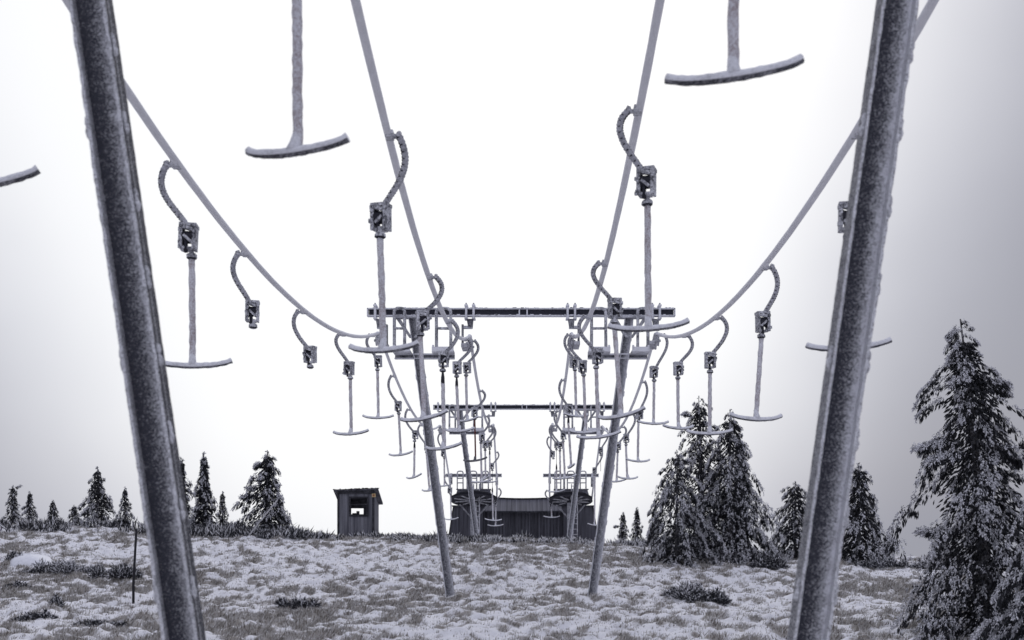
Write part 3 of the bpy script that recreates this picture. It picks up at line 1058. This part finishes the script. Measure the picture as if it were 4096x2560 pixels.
# cable, grip px on the cable, box centre px, box top row, foot of the rod (px, row), T ends (px,row),(px,row), state
HANG = [
    ('LO', None, -22, 88, (-16, 187), (-74, 198), (41, 178), 'near'),
    ('LO', 177.3, 191.9, 226.4, (192.8, 365.5), (156.1, 362.2), (229.5, 362.7), ''),
    ('LO', 246.5, 253.1, 301.9, None, None, None, ''),
    ('LO', 304.4, 310.2, 347.4, None, None, None, ''),
    ('LO', 344.1, 350.4, 362.2, (351.2, 433.7), (332.5, 433.3), (369.4, 431.3), ''),
    ('LO', 373.7, 377.5, 356.4, (378.4, 417.7), (362.2, 416.2), (394.0, 416.0), ''),
    ('LO', 394.9, 398.8, 402.1, (400.9, 454.7), (388.8, 455.0), (413.7, 451.8), ''),
    ('LO', 410.8, 414.5, 431.0, (414.1, 477.3), (406.2, 479.1), (422.7, 475.0), 'darktop'),
    ('LO', 422.9, 426.4, 443.2, (435.3, 490.5), (427.4, 490.9), (443.2, 488.9), ''),
    ('LO', 441.9, 444.2, 450.6, (444.4, 485.8), (438.0, 486.0), (452.3, 484.7), ''),
    ('LO', 448.6, 450.6, 487.8, (451.3, 519.3), (444.8, 519.5), (458.9, 518.4), ''),
    ('LI', None, 297, -70, (297.8, 153), (240.7, 151.3), (350.7, 138.1), 'near'),
    ('LI', 387.9, 380.1, 204.2, (383.6, 350.0), (348.0, 348.0), (420.0, 344.2), ''),
    ('LI', 428.4, 420.6, 310.6, (424.3, 418.5), (400.3, 419.4), (449.0, 410.8), ''),
    ('LI', 446.6, 442.8, 352.3, (444.3, 448.1), (424.7, 448.4), (462.3, 443.7), 'darktop'),
    ('LI', 464.0, 456.7, 362.2, (458.8, 431.0), (446.1, 430.8), (476.2, 429.3), 'darktop'),
    ('LI', 470.7, 466.1, 362.7, (467.1, 420.4), (460.0, 421.8), (481.4, 418.3), ''),
    ('LI', 478.7, 474.7, 407.9, (475.6, 460.5), (463.4, 461.1), (487.2, 458.2), 'clean'),
    ('LI', 484.5, 480.8, 433.3, (481.6, 481.6), (473.0, 481.9), (494.5, 479.2), ''),
    ('LI', 488.5, 485.2, 441.5, (485.6, 479.2), (475.4, 480.2), (484.5, 475.8), ''),
    ('LI', 491.1, 489.7, 441.1, (489.9, 482.0), (482.0, 482.0), (495.3, 482.0), 'darktop'),
    ('LI', 495.3, 492.4, 458.9, (493.0, 520.2), (484.9, 519.9), (501.5, 520.7), 'string'),
    ('LI', 497.3, 495.7, 494.5, (495.7, 525.7), (487.6, 525.9), (503.4, 525.5), ''),
    ('RI', None, 733, -62, (733.5, 78), (669.2, 80.2), (799.9, 60.4), 'near'),
    ('RI', 639.5, 647.4, 171.1, (648.3, 328.6), (609.5, 327.4), (688.2, 322.2), ''),
    ('RI', 606.2, 614.1, 298.5, (621.6, 416.0), (600.8, 416.5), (643.1, 407.3), ''),
    ('RI', 589.8, 596.2, 349.4, (598.5, 436.8), (578.2, 437.4), (621.1, 432.2), ''),
    ('RI', 575.9, 583.7, 361.0, (585.8, 432.2), (569.0, 432.2), (600.2, 431.6), ''),
    ('RI', 571.9, 575.0, 356.9, (576.3, 416.0), (563.2, 414.2), (587.5, 415.4), ''),
    ('RI', 565.5, 568.4, 404.4, (571.3, 467.2), (568.9, 470.1), (573.7, 464.7), 'darktop'),
    ('RI', 560.3, 563.2, 431.6, (564.9, 477.9), (551.9, 478.7), (577.1, 475.0), ''),
    ('RI', 555.2, 559.9, 442.4, (560.3, 478.7), (554.0, 479.2), (566.8, 477.9), ''),
    ('RI', 553.5, 556.5, 441.9, (556.6, 491.6), (548.2, 491.6), (564.7, 490.3), 'string'),
    ('RI', 551.1, 553.4, 451.5, None, None, None, ''),
    ('RI', 549.0, 551.5, 488.7, (551.7, 517.2), (543.6, 516.8), (559.8, 516.8), ''),
    ('RO', 855.5, 848.5, 204.6, (848.3, 348.0), (810.6, 345.4), (886.0, 339.9), ''),
    ('RO', 763.8, 761.3, 312.8, (755.9, 418.9), (728.1, 414.7), (783.2, 416.2), ''),
    ('RO', 715.5, 710.0, 353.0, (709.8, 433.3), (688.4, 431.8), (731.1, 431.1), ''),
    ('RO', 683.5, 677.8, 362.6, (678.3, 428.1), (661.9, 426.6), (694.6, 427.4), ''),
    ('RO', 659.8, 654.1, 367.4, (653.5, 423.5), (637.3, 421.8), (668.5, 422.3), ''),
    ('RO', 641.3, 638.4, 412.5, (637.8, 461.1), (625.1, 460.0), (650.0, 461.1), ''),
    ('RO', 629.2, 626.0, 434.5, (627.2, 478.4), (617.6, 477.7), (638.7, 478.1), ''),
    ('RO', 621.1, 617.6, 442.6, (616.5, 481.3), (611.6, 481.7), (627.5, 480.3), ''),
    ('RO', 604.0, 600.7, 460.6, (600.7, 471.3), None, None, 'stringonly'),
    ('RO', 598.6, 594.9, 491.1, (594.5, 525.0), (587.0, 525.0), (600.0, 525.5), ''),
]
NEARD = {'LO': 7.45, 'LI': 7.07, 'RI': 6.40}
count = {}
for (rp, gx, bx, bt, foot, tl, tr, flag) in HANG:
    d = NEARD[rp] if gx is None else F * (XR[rp] - XC) / (gx - 526)
    side = -1 if rp in ('LO', 'RI') else 1
    s = d / F
    dx = (bx - 526) * s + XC - XR[rp]
    dx = max(-.24, min(.24, dx))
    zr = ROPE[rp](d) + EYE
    zbox = (530 - bt) * s + EYE
    zbox = max(zr - .86, min(zr - .56, zbox))
    rod = tee = None
    if foot:
        xrod = (foot[0] - 526) * s + XC - XR[rp]
        rod = (max(dx - .12, min(dx + .12, xrod)), (530 - foot[1]) * s + EYE)
        if tl:
            wpx = tr[0] - tl[0]
            tee = (wpx * s, -(tr[1] - tl[1]) / wpx, (tl[0] + tr[0]) / 2 * s - foot[0] * s)
            tee = (tee[0], tee[1], max(-.05, min(.05, tee[2])))
    i = count.get(rp, 0); count[rp] = i + 1
    desc = 'frosted T-bar hanger'
    if flag == 'clean': desc = 'hanger with bare red-brown rod and black T-bar'
    elif rod is None: desc = 'frosted hanger lacking rod and T-bar'
    elif flag == 'stringonly': desc = 'frosted hanger with only a cord below its box'
    elif flag == 'string': desc = 'frosted T-bar hanger, cord pulled from its box'
    elif flag == 'darktop': desc = 'frosted T-bar hanger, dark joint under its box'
    elif flag == 'near': desc = 'frosted T-bar hanger cropped by the frame'
    hanger(rp, d, dx, zbox, rod, tee, flag, '%s, %s from front on %s' % (desc, ORD[i], ROPENAME[rp]))


# ------------------------------------------------------------------ return stations
def station(side, label):
    a, b = ('LO', 'LI') if side == 'L' else ('RI', 'RO')
    xa, xb = XR[a], XR[b]
    cx = (xa + xb) / 2; rad = (xb - xa) / 2 - .03
    root = thing('return_station', label, 'lift station', (cx, T4, 0), 'bullwheel return stations')
    wz = WZ[side] + EYE
    # bullwheel
    wm = MB()
    rows = []
    n = 48
    prof = [(rad, -.05), (rad + .035, -.075), (rad + .035, -.055), (rad - .03, -.02), (rad - .03, .02), (rad + .035, .055), (rad + .035, .075), (rad, .06), (rad - .10, .05), (rad - .10, -.05)]
    for k in range(n):
        t = 2 * math.pi * k / n
        rows.append([(p[0] * math.cos(t), p[0] * math.sin(t), p[1]) for p in prof])
    rows.append(rows[0])
    wm.quad_strip(rows, 0, True)
    w = wm.build('bullwheel', M['dark_metal'], root)
    w.location = (0, 0, wz); w.rotation_euler = (WHEEL_TILT, 0, 0)
    for k in range(10):
        t = 2 * math.pi * (k + .5) / 10
        sm = MB()
        sm.tube([(.12 * math.cos(t), .12 * math.sin(t), -.03), (rad * .5 * math.cos(t), rad * .5 * math.sin(t), -.045), ((rad - .08) * math.cos(t), (rad - .08) * math.sin(t), -.02)], [.05, .04, .035], 8, 0, .15)
        sm.build('spoke', M['metal'], w, True)
    pm = MB(); pm.tube([(0, 0, .0), (0, 0, .03)], [rad * .95, rad * .95], 40); pm.build('wheel_plate', M['dark_metal'], w)
    hm = MB(); hm.disc((0, 0, -.02), (0, 0, 1), .22, .26, 18); hm.build('hub', M['dark_metal'], w)
    # cover plate over the wheel
    cm = MB()
    cm.tube([(0, 0, .09), (0, 0, .15)], [rad * .93, rad * .86], 36)
    o = cm.build('wheel_cover', M['dark_metal'], root); o.location = (0, 0, wz + .05); o.rotation_euler = (WHEEL_TILT, 0, 0)
    # machine box below the platform
    zb = 1.84 + EYE; zp = 2.10 + EYE
    bm_ = MB()
    bm_.hexa([(-.92, -.5, zb), (.92, -.5, zb), (.92, .5, zb), (-.92, .5, zb), (-.84, -.5, zp), (.84, -.5, zp), (.84, .5, zp), (-.84, .5, zp)])
    bm_.box((0, 0, zp + .02), (1.80, 1.1, .05))
    bm_.build('machine_box', M['wall'], root)
    zc = 2.87 + EYE
    bar = MB()
    bar.box((0, 0, zc + .075), (2.90, .15, .03), None, 0, .7); bar.box((0, 0, zc - .075), (2.90, .15, .03), None, 0, .7)
    bar.box((0, .0, zc), (2.86, .02, .12), None, 0, .4)
    for x in (-1.45, 1.45): bar.box((x, 0, zc), (.03, .15, .18), None, 0, .7)
    for x in (-.35, .35): bar.box((x, .08, (zc + zp) / 2), (.10, .10, zc - zp), None, 0, .5)
    bar.build('crossbar', M['bar'], root)
    for x, ww in ((-.70, .30), (-.02, .36), (.62, .30)):
        h = MB(); u_rail(h, x, -.42, zp + .03, zc + .20, ww, .034, (.35, .6)); h.build('guard_hoop', M['metal'], root, True)
    # column, braces and ladder
    zg = gz(cx, T4)
    cmn = MB()
    cmn.box((-.02, .10, (zg - .4 + zb) / 2), (.34, .30, zb - zg + .4), None, 0, .45)
    for sx in (-1, 1):
        cmn.hexa([(sx * .1 - .05, .02, wz - 1.0), (sx * .1 + .05, .02, wz - 1.0), (sx * .1 + .05, .12, wz - 1.0), (sx * .1 - .05, .12, wz - 1.0),
                  (sx * .75 - .05, .02, wz - .25), (sx * .75 + .05, .02, wz - .25), (sx * .75 + .05, .12, wz - .25), (sx * .75 - .05, .12, wz - .25)], 0, .4)
    cmn.build('column', M['bar'], root)
    ld = MB()
    lx = .16
    for sx in (-1, 1): ld.tube([(lx + sx * .15, -.62, zg - .2), (lx + sx * .15, -.60, zg + 2), (lx + sx * .15, -.56, zp + .3)], .028, 7, 0, .12)
    z = zg + .1
    while z < zp + .2:
        ld.tube([(lx - .15, -.61, z), (lx + .15, -.61, z)], .018, 6, 0, .1); z += .28
    ld.build('ladder', M['metal'], root, True)
    # deflection sheaves at both ends
    for x, k in ((xa - cx, a), (xb - cx, b)):
        sm = MB()
        zr = ROPE[k](T4 - .3) + EYE
        sm.box((x * .98, .0, zc - .01), (.12, .24, .24), None, 0, .7)
        sm.box((x * .96, -.05, (zc + zr) / 2 + .05), (.09, .12, zc - zr), None, 0, .4)
        sm.box((x * .96, -.2, zr + .25), (.07, .6, .10), None, 0, .5)
        s_ = sm.build('sheave_bracket', M['bar'], root)
        for yy in (-.38, -.05):
            q = MB(); q.disc((x, yy, zr + .17 + (-yy) * .7), (1, 0, .0), .13, .09, 16); q.build('sheave', M['metal'], s_, True)
    return root


station('L', 'left bullwheel station with guard hoops and a dark wheel seen from below')
station('R', 'right bullwheel station with guard hoops and a dark wheel seen from below')

# ------------------------------------------------------------------ station building
root = thing('station_building', 'long dark ribbed building behind the two bullwheel stations', 'building', (0, 57, 0))
zg = EYE - 1.6
zt = EYE + 1.34
mb = MB()
# battered outer walls
mb.hexa([(-4.42, 0, zg), (-2.30, 0, zg), (-2.30, 4, zg), (-4.42, 4, zg), (-3.98, .12, zt), (-2.30, .12, zt), (-2.30, 4, zt), (-3.98, 4, zt)])
mb.hexa([(2.30, 0, zg), (4.36, 0, zg), (4.36, 4, zg), (2.30, 4, zg), (2.30, .12, zt), (3.98, .12, zt), (3.98, 4, zt), (2.30, 4, zt)])
mb.box((0, 2.2, (zg + EYE + 1.04) / 2), (4.598, 3.6, EYE + 1.04 - zg))
mb.build('wall', M['cladding'], root)
mb = MB()
n = 24
front, top, ft, tt, back = [], [], [], [], []
for i in range(n + 1):
    u = i / n * 2 - 1
    x = u * 2.29
    front.append((x, .05, EYE + 1.03 + .03 * u * u)); top.append((x * 1.5, 1.5, EYE + 1.74 + .20 * abs(u) ** 1.9))
    ft.append((x, .05, EYE + 1.09 + .03 * u * u)); tt.append((x * 1.5, 1.5, EYE + 1.80 + .20 * abs(u) ** 1.9)); back.append((x * 1.5, 4.2, EYE + 1.40))
mb.quad_strip([front, ft, tt, back], 0)
mb.quad_strip([front, top], 0)
mb.build('roof', M['cladding_upper'], root)
mb = MB()
for i in range(n):
    a = Vector(tt[i]); b2 = Vector(tt[i + 1])
    mb.box((a + b2) / 2 + Vector((0, -.03, .03)), ((b2 - a).length + .02, .12, .07), (b2 - a).to_track_quat('X', 'Z').to_matrix())
mb.build('ridge_cap', M['trim'], root)
mb = MB()
for i in range(n):
    a = Vector(front[i]); b2 = Vector(front[i + 1])
    mb.box((a + b2) / 2 + Vector((0, -.03, -.01)), ((b2 - a).length + .02, .06, .07), (b2 - a).to_track_quat('X', 'Z').to_matrix())
mb.build('eave_board', M['trim'], root)
mb = MB()
for s in (-1, 1):
    mb.hexa([(s * 4.42 - .04, -.03, zg), (s * 4.42 + .04, -.03, zg), (s * 4.42 + .04, .05, zg), (s * 4.42 - .04, .05, zg),
             (s * 3.98 - .04, .08, zt), (s * 3.98 + .04, .08, zt), (s * 3.98 + .04, .16, zt), (s * 3.98 - .04, .16, zt)])
    mb.box((s * 3.15, 2.06, zt + .035), (1.85, 4.1, .07))
mb.build('corner_trim', M['trim'], root)
mb = MB()
for i in range(46):
    x = -4.1 + 8.2 * i / 45
    if abs(x) < 2.28:
        mb.box((x, .385, (zg + EYE + .98) / 2), (.022, .03, EYE + .98 - zg))
mb.build('batten', M['trim'], root)

# ------------------------------------------------------------------ hut
hx0, hx1 = -8.13, -6.50
hd = 44.0
hb = gz(-7.3, hd)
root = thing('operator_hut', 'small dark timber operator hut with one square window on the crest', 'hut', (0, hd, 0))
dep = 1.2
ztf = (530 - 492.6) * hd / F + EYE         # top of the front wall
ztb = ztf - .50
wx0 = (350 - 526) * hd / F + XC; wx1 = (367.8 - 526) * hd / F + XC
wz0 = (530 - 515.7) * hd / F + EYE; wz1 = (530 - 497.5) * hd / F + EYE
bd = hd + dep
bx0 = (351.2 - 526) * bd / F + XC; bx1 = (363.6 - 526) * bd / F + XC
bz0 = (530 - 514.2) * bd / F + EYE; bz1 = (530 - 508.4) * bd / F + EYE
T = .05
mb = MB()


def wall_with_hole(y, x0, x1, z0, z1, a0, a1, c0, c1):
    mb.box(((x0 + a0) / 2, y, (z0 + z1) / 2), (a0 - x0, T, z1 - z0))
    mb.box(((a1 + x1) / 2, y, (z0 + z1) / 2), (x1 - a1, T, z1 - z0))
    mb.box(((a0 + a1) / 2, y, (z0 + c0) / 2), (a1 - a0, T, c0 - z0))
    mb.box(((a0 + a1) / 2, y, (c1 + z1) / 2), (a1 - a0, T, z1 - c1))


zf = hb - .3
wall_with_hole(0, hx0, hx1, zf, ztf, wx0, wx1, wz0, wz1)
wall_with_hole(dep, hx0, hx1, zf, ztb, bx0, bx1, bz0, bz1)
for x in (hx0 + T / 2, hx1 - T / 2):
    mb.hexa([(x - T / 2, T / 2, zf), (x + T / 2, T / 2, zf), (x + T / 2, dep - T / 2, zf), (x - T / 2, dep - T / 2, zf),
             (x - T / 2, T / 2, ztf), (x + T / 2, T / 2, ztf), (x + T / 2, dep - T / 2, ztb), (x - T / 2, dep - T / 2, ztb)])
mb.build('wall', M['hut_boards'], root)
mb = MB()
fy, by = -.14, dep + .16
sl = (ztf - ztb) / dep
rx0, rx1 = hx0 - .15, hx1 + .17
e = .07
zfm, zbm = ztf + sl * .14 + .004, ztb - sl * .16 + .004
mb.hexa([(rx0, fy, zfm), (rx1, fy, zfm + e), (rx1, by, zbm + e), (rx0, by, zbm), (rx0, fy, zfm + .07), (rx1, fy, zfm + e + .07), (rx1, by, zbm + e + .07), (rx0, by, zbm + .07)])
for i in range(70):
    x = random.uniform(rx0, rx1); t = (x - rx0) / (rx1 - rx0)
    mb.box((x, fy - .005, zfm + e * t + random.uniform(.03, .08)), (random.uniform(.03, .12), .03, random.uniform(.02, .05)))
mb.build('roof', M['roof'], root)
mb = MB()
mb.box(((hx0 + hx1) / 2, -.06, ztf + .015), (hx1 - hx0, .06, .12))
for x in (hx0 + .04, hx1 - .05):
    mb.box((x, -.045, (zf + ztf) / 2), (.09, .035, ztf - zf - .09))
mb.build('corner_board', M['trim'], root)
mb = MB()
for x0_, x1_, z0_, z1_ in ((wx0 - .04, wx0 + .03, wz0 - .04, wz1 + .04), (wx1 - .03, wx1 + .04, wz0 - .04, wz1 + .04), (wx0 + .03, wx1 - .03, wz0 - .04, wz0 + .03), (wx0 + .03, wx1 - .03, wz1 - .03, wz1 + .04)):
    mb.box(((x0_ + x1_) / 2, -.04, (z0_ + z1_) / 2), (x1_ - x0_, .05, z1_ - z0_))
fr = mb.build('window', M['trim'], root)
mb = MB()
mb.box(((wx0 + wx1) / 2 - .1, .35, wz0 + .10), (.12, .12, .22)); mb.box((wx0 + .13, .4, wz0 + .06), (.16, .2, .12))
mb.build('control_panel', M['trim'], root)
mb = MB()
px_, pz_ = (374 - 526) * hd / F + XC, (530 - 494.2) * hd / F + EYE
mb.box((px_, -.075, pz_ - .05), (.16, .012, .16)); sg = mb.build('warning_plate', M['yellow'], root)
mb = MB()
mb.tube([(px_, -.082, pz_ - .05), (px_, -.088, pz_ - .05)], .05, 12)
mb.build('emblem', M['red'], sg)

# ------------------------------------------------------------------ camera
cam = bpy.data.cameras.new('camera'); co = bpy.data.objects.new('camera', cam); COL.objects.link(co)
co.location = (XC, 0, EYE); co.rotation_euler = (R(90), 0, 0)
cam.sensor_width = 36; cam.lens = 36 * F / 1024
cam.shift_x = -14 / 1024; cam.shift_y = 210 / 1024
cam.clip_start = .05; cam.clip_end = 1500
cam.dof.use_dof = True; cam.dof.focus_distance = 30; cam.dof.aperture_fstop = 1.9
S.camera = co

# ------------------------------------------------------------------ light: overcast, brightest where the sun stands behind the cloud ahead
ELEV, AZ = R(38), R(4)
w = bpy.data.worlds.new('World'); S.world = w; w.use_nodes = True
nt = w.node_tree; nt.nodes.clear()
out = node(nt, 'ShaderNodeOutputWorld'); bg = node(nt, 'ShaderNodeBackground')
sky = node(nt, 'ShaderNodeTexSky'); sky.sky_type = 'NISHITA'; sky.sun_disc = False
sky.sun_elevation = ELEV; sky.sun_rotation = AZ; sky.dust_density = 4
tc = node(nt, 'ShaderNodeTexCoord')
nrm = node(nt, 'ShaderNodeVectorMath', operation='NORMALIZE'); nt.links.new(tc.outputs['Generated'], nrm.inputs[0])


def dirdot(v):
    v = Vector(v).normalized()
    n = node(nt, 'ShaderNodeVectorMath', operation='DOT_PRODUCT'); n.inputs[1].default_value = v
    nt.links.new(nrm.outputs[0], n.inputs[0])
    return n.outputs['Value']


def mrange(v, a, b, c, d, interp='SMOOTHSTEP'):
    n = node(nt, 'ShaderNodeMapRange'); n.interpolation_type = interp
    for i, q in enumerate((v, a, b, c, d)):
        if isinstance(q, (int, float)): n.inputs[i].default_value = q
        else: nt.links.new(q, n.inputs[i])
    return n.outputs[0]


sep = node(nt, 'ShaderNodeSeparateXYZ'); nt.links.new(nrm.outputs[0], sep.inputs[0])
nx, ny, nz = sep.outputs
# a broad bright bank of cloud ahead, fading towards both sides and low on the right
qx = math_n(nt, 'ADD', nx, .09)
qz = math_n(nt, 'MULTIPLY', math_n(nt, 'SUBTRACT', nz, .36), .62)
q = math_n(nt, 'SQRT', math_n(nt, 'ADD', math_n(nt, 'MULTIPLY', qx, qx), math_n(nt, 'MULTIPLY', qz, qz)))
q = math_n(nt, 'SUBTRACT', q, math_n(nt, 'MULTIPLY', math_n(nt, 'SUBTRACT', math_n(nt, 'MINIMUM', nz, .5), .2), .25))
q = math_n(nt, 'ADD', q, math_n(nt, 'MULTIPLY', math_n(nt, 'MAXIMUM', math_n(nt, 'SUBTRACT', nz, .5), 0), 1.1))
wisp = noise_n(nt, 2.2, 4, .55, nrm.outputs[0])
q = math_n(nt, 'ADD', q, math_n(nt, 'MULTIPLY', math_n(nt, 'SUBTRACT', wisp, .5), .10))
glow = math_n(nt, 'MULTIPLY', mrange(q, .245, .57, 1.0, .0), mrange(ny, .0, .35, .0, 1.0))
rear = mrange(dirdot((0, -1, .35)), .1, .9, .0, 1.0)
zen = mrange(dirdot((0, 0, 1)), .45, 1.0, .0, 1.0)
lum = math_n(nt, 'ADD', math_n(nt, 'MULTIPLY', glow, 6.2), math_n(nt, 'MULTIPLY', zen, 4.0))
lum = math_n(nt, 'ADD', lum, math_n(nt, 'MULTIPLY', rear, 3.4))
lum = math_n(nt, 'ADD', lum, 4.1)
tint = mix_c(nt, glow, (.84, .86, 1.0), (.97, .98, 1.0))
cm = node(nt, 'ShaderNodeVectorMath', operation='SCALE')
nt.links.new(tint, cm.inputs[0]); nt.links.new(lum, cm.inputs['Scale'])
mixed = mix_c(nt, .04, cm.outputs[0], sky.outputs[0])
nt.links.new(mixed, bg.inputs[0]); bg.inputs[1].default_value = .1
nt.links.new(bg.outputs[0], out.inputs[0])

sun = bpy.data.lights.new('sun', 'SUN'); so = bpy.data.objects.new('sun', sun); COL.objects.link(so)
sun.energy = .6; sun.angle = R(25); sun.color = (1, .98, .96)
sd = Vector((math.sin(AZ) * math.cos(ELEV), math.cos(AZ) * math.cos(ELEV), math.sin(ELEV)))
so.rotation_euler = (-sd).to_track_quat('-Z', 'Y').to_euler()
so.location = (0, 10, 30)

S.view_settings.view_transform = 'Standard'; S.view_settings.look = 'None'
S.view_settings.exposure = 0; S.view_settings.gamma = 1
S.render.engine = 'CYCLES'
S.render.resolution_x = 1024; S.render.resolution_y = 640
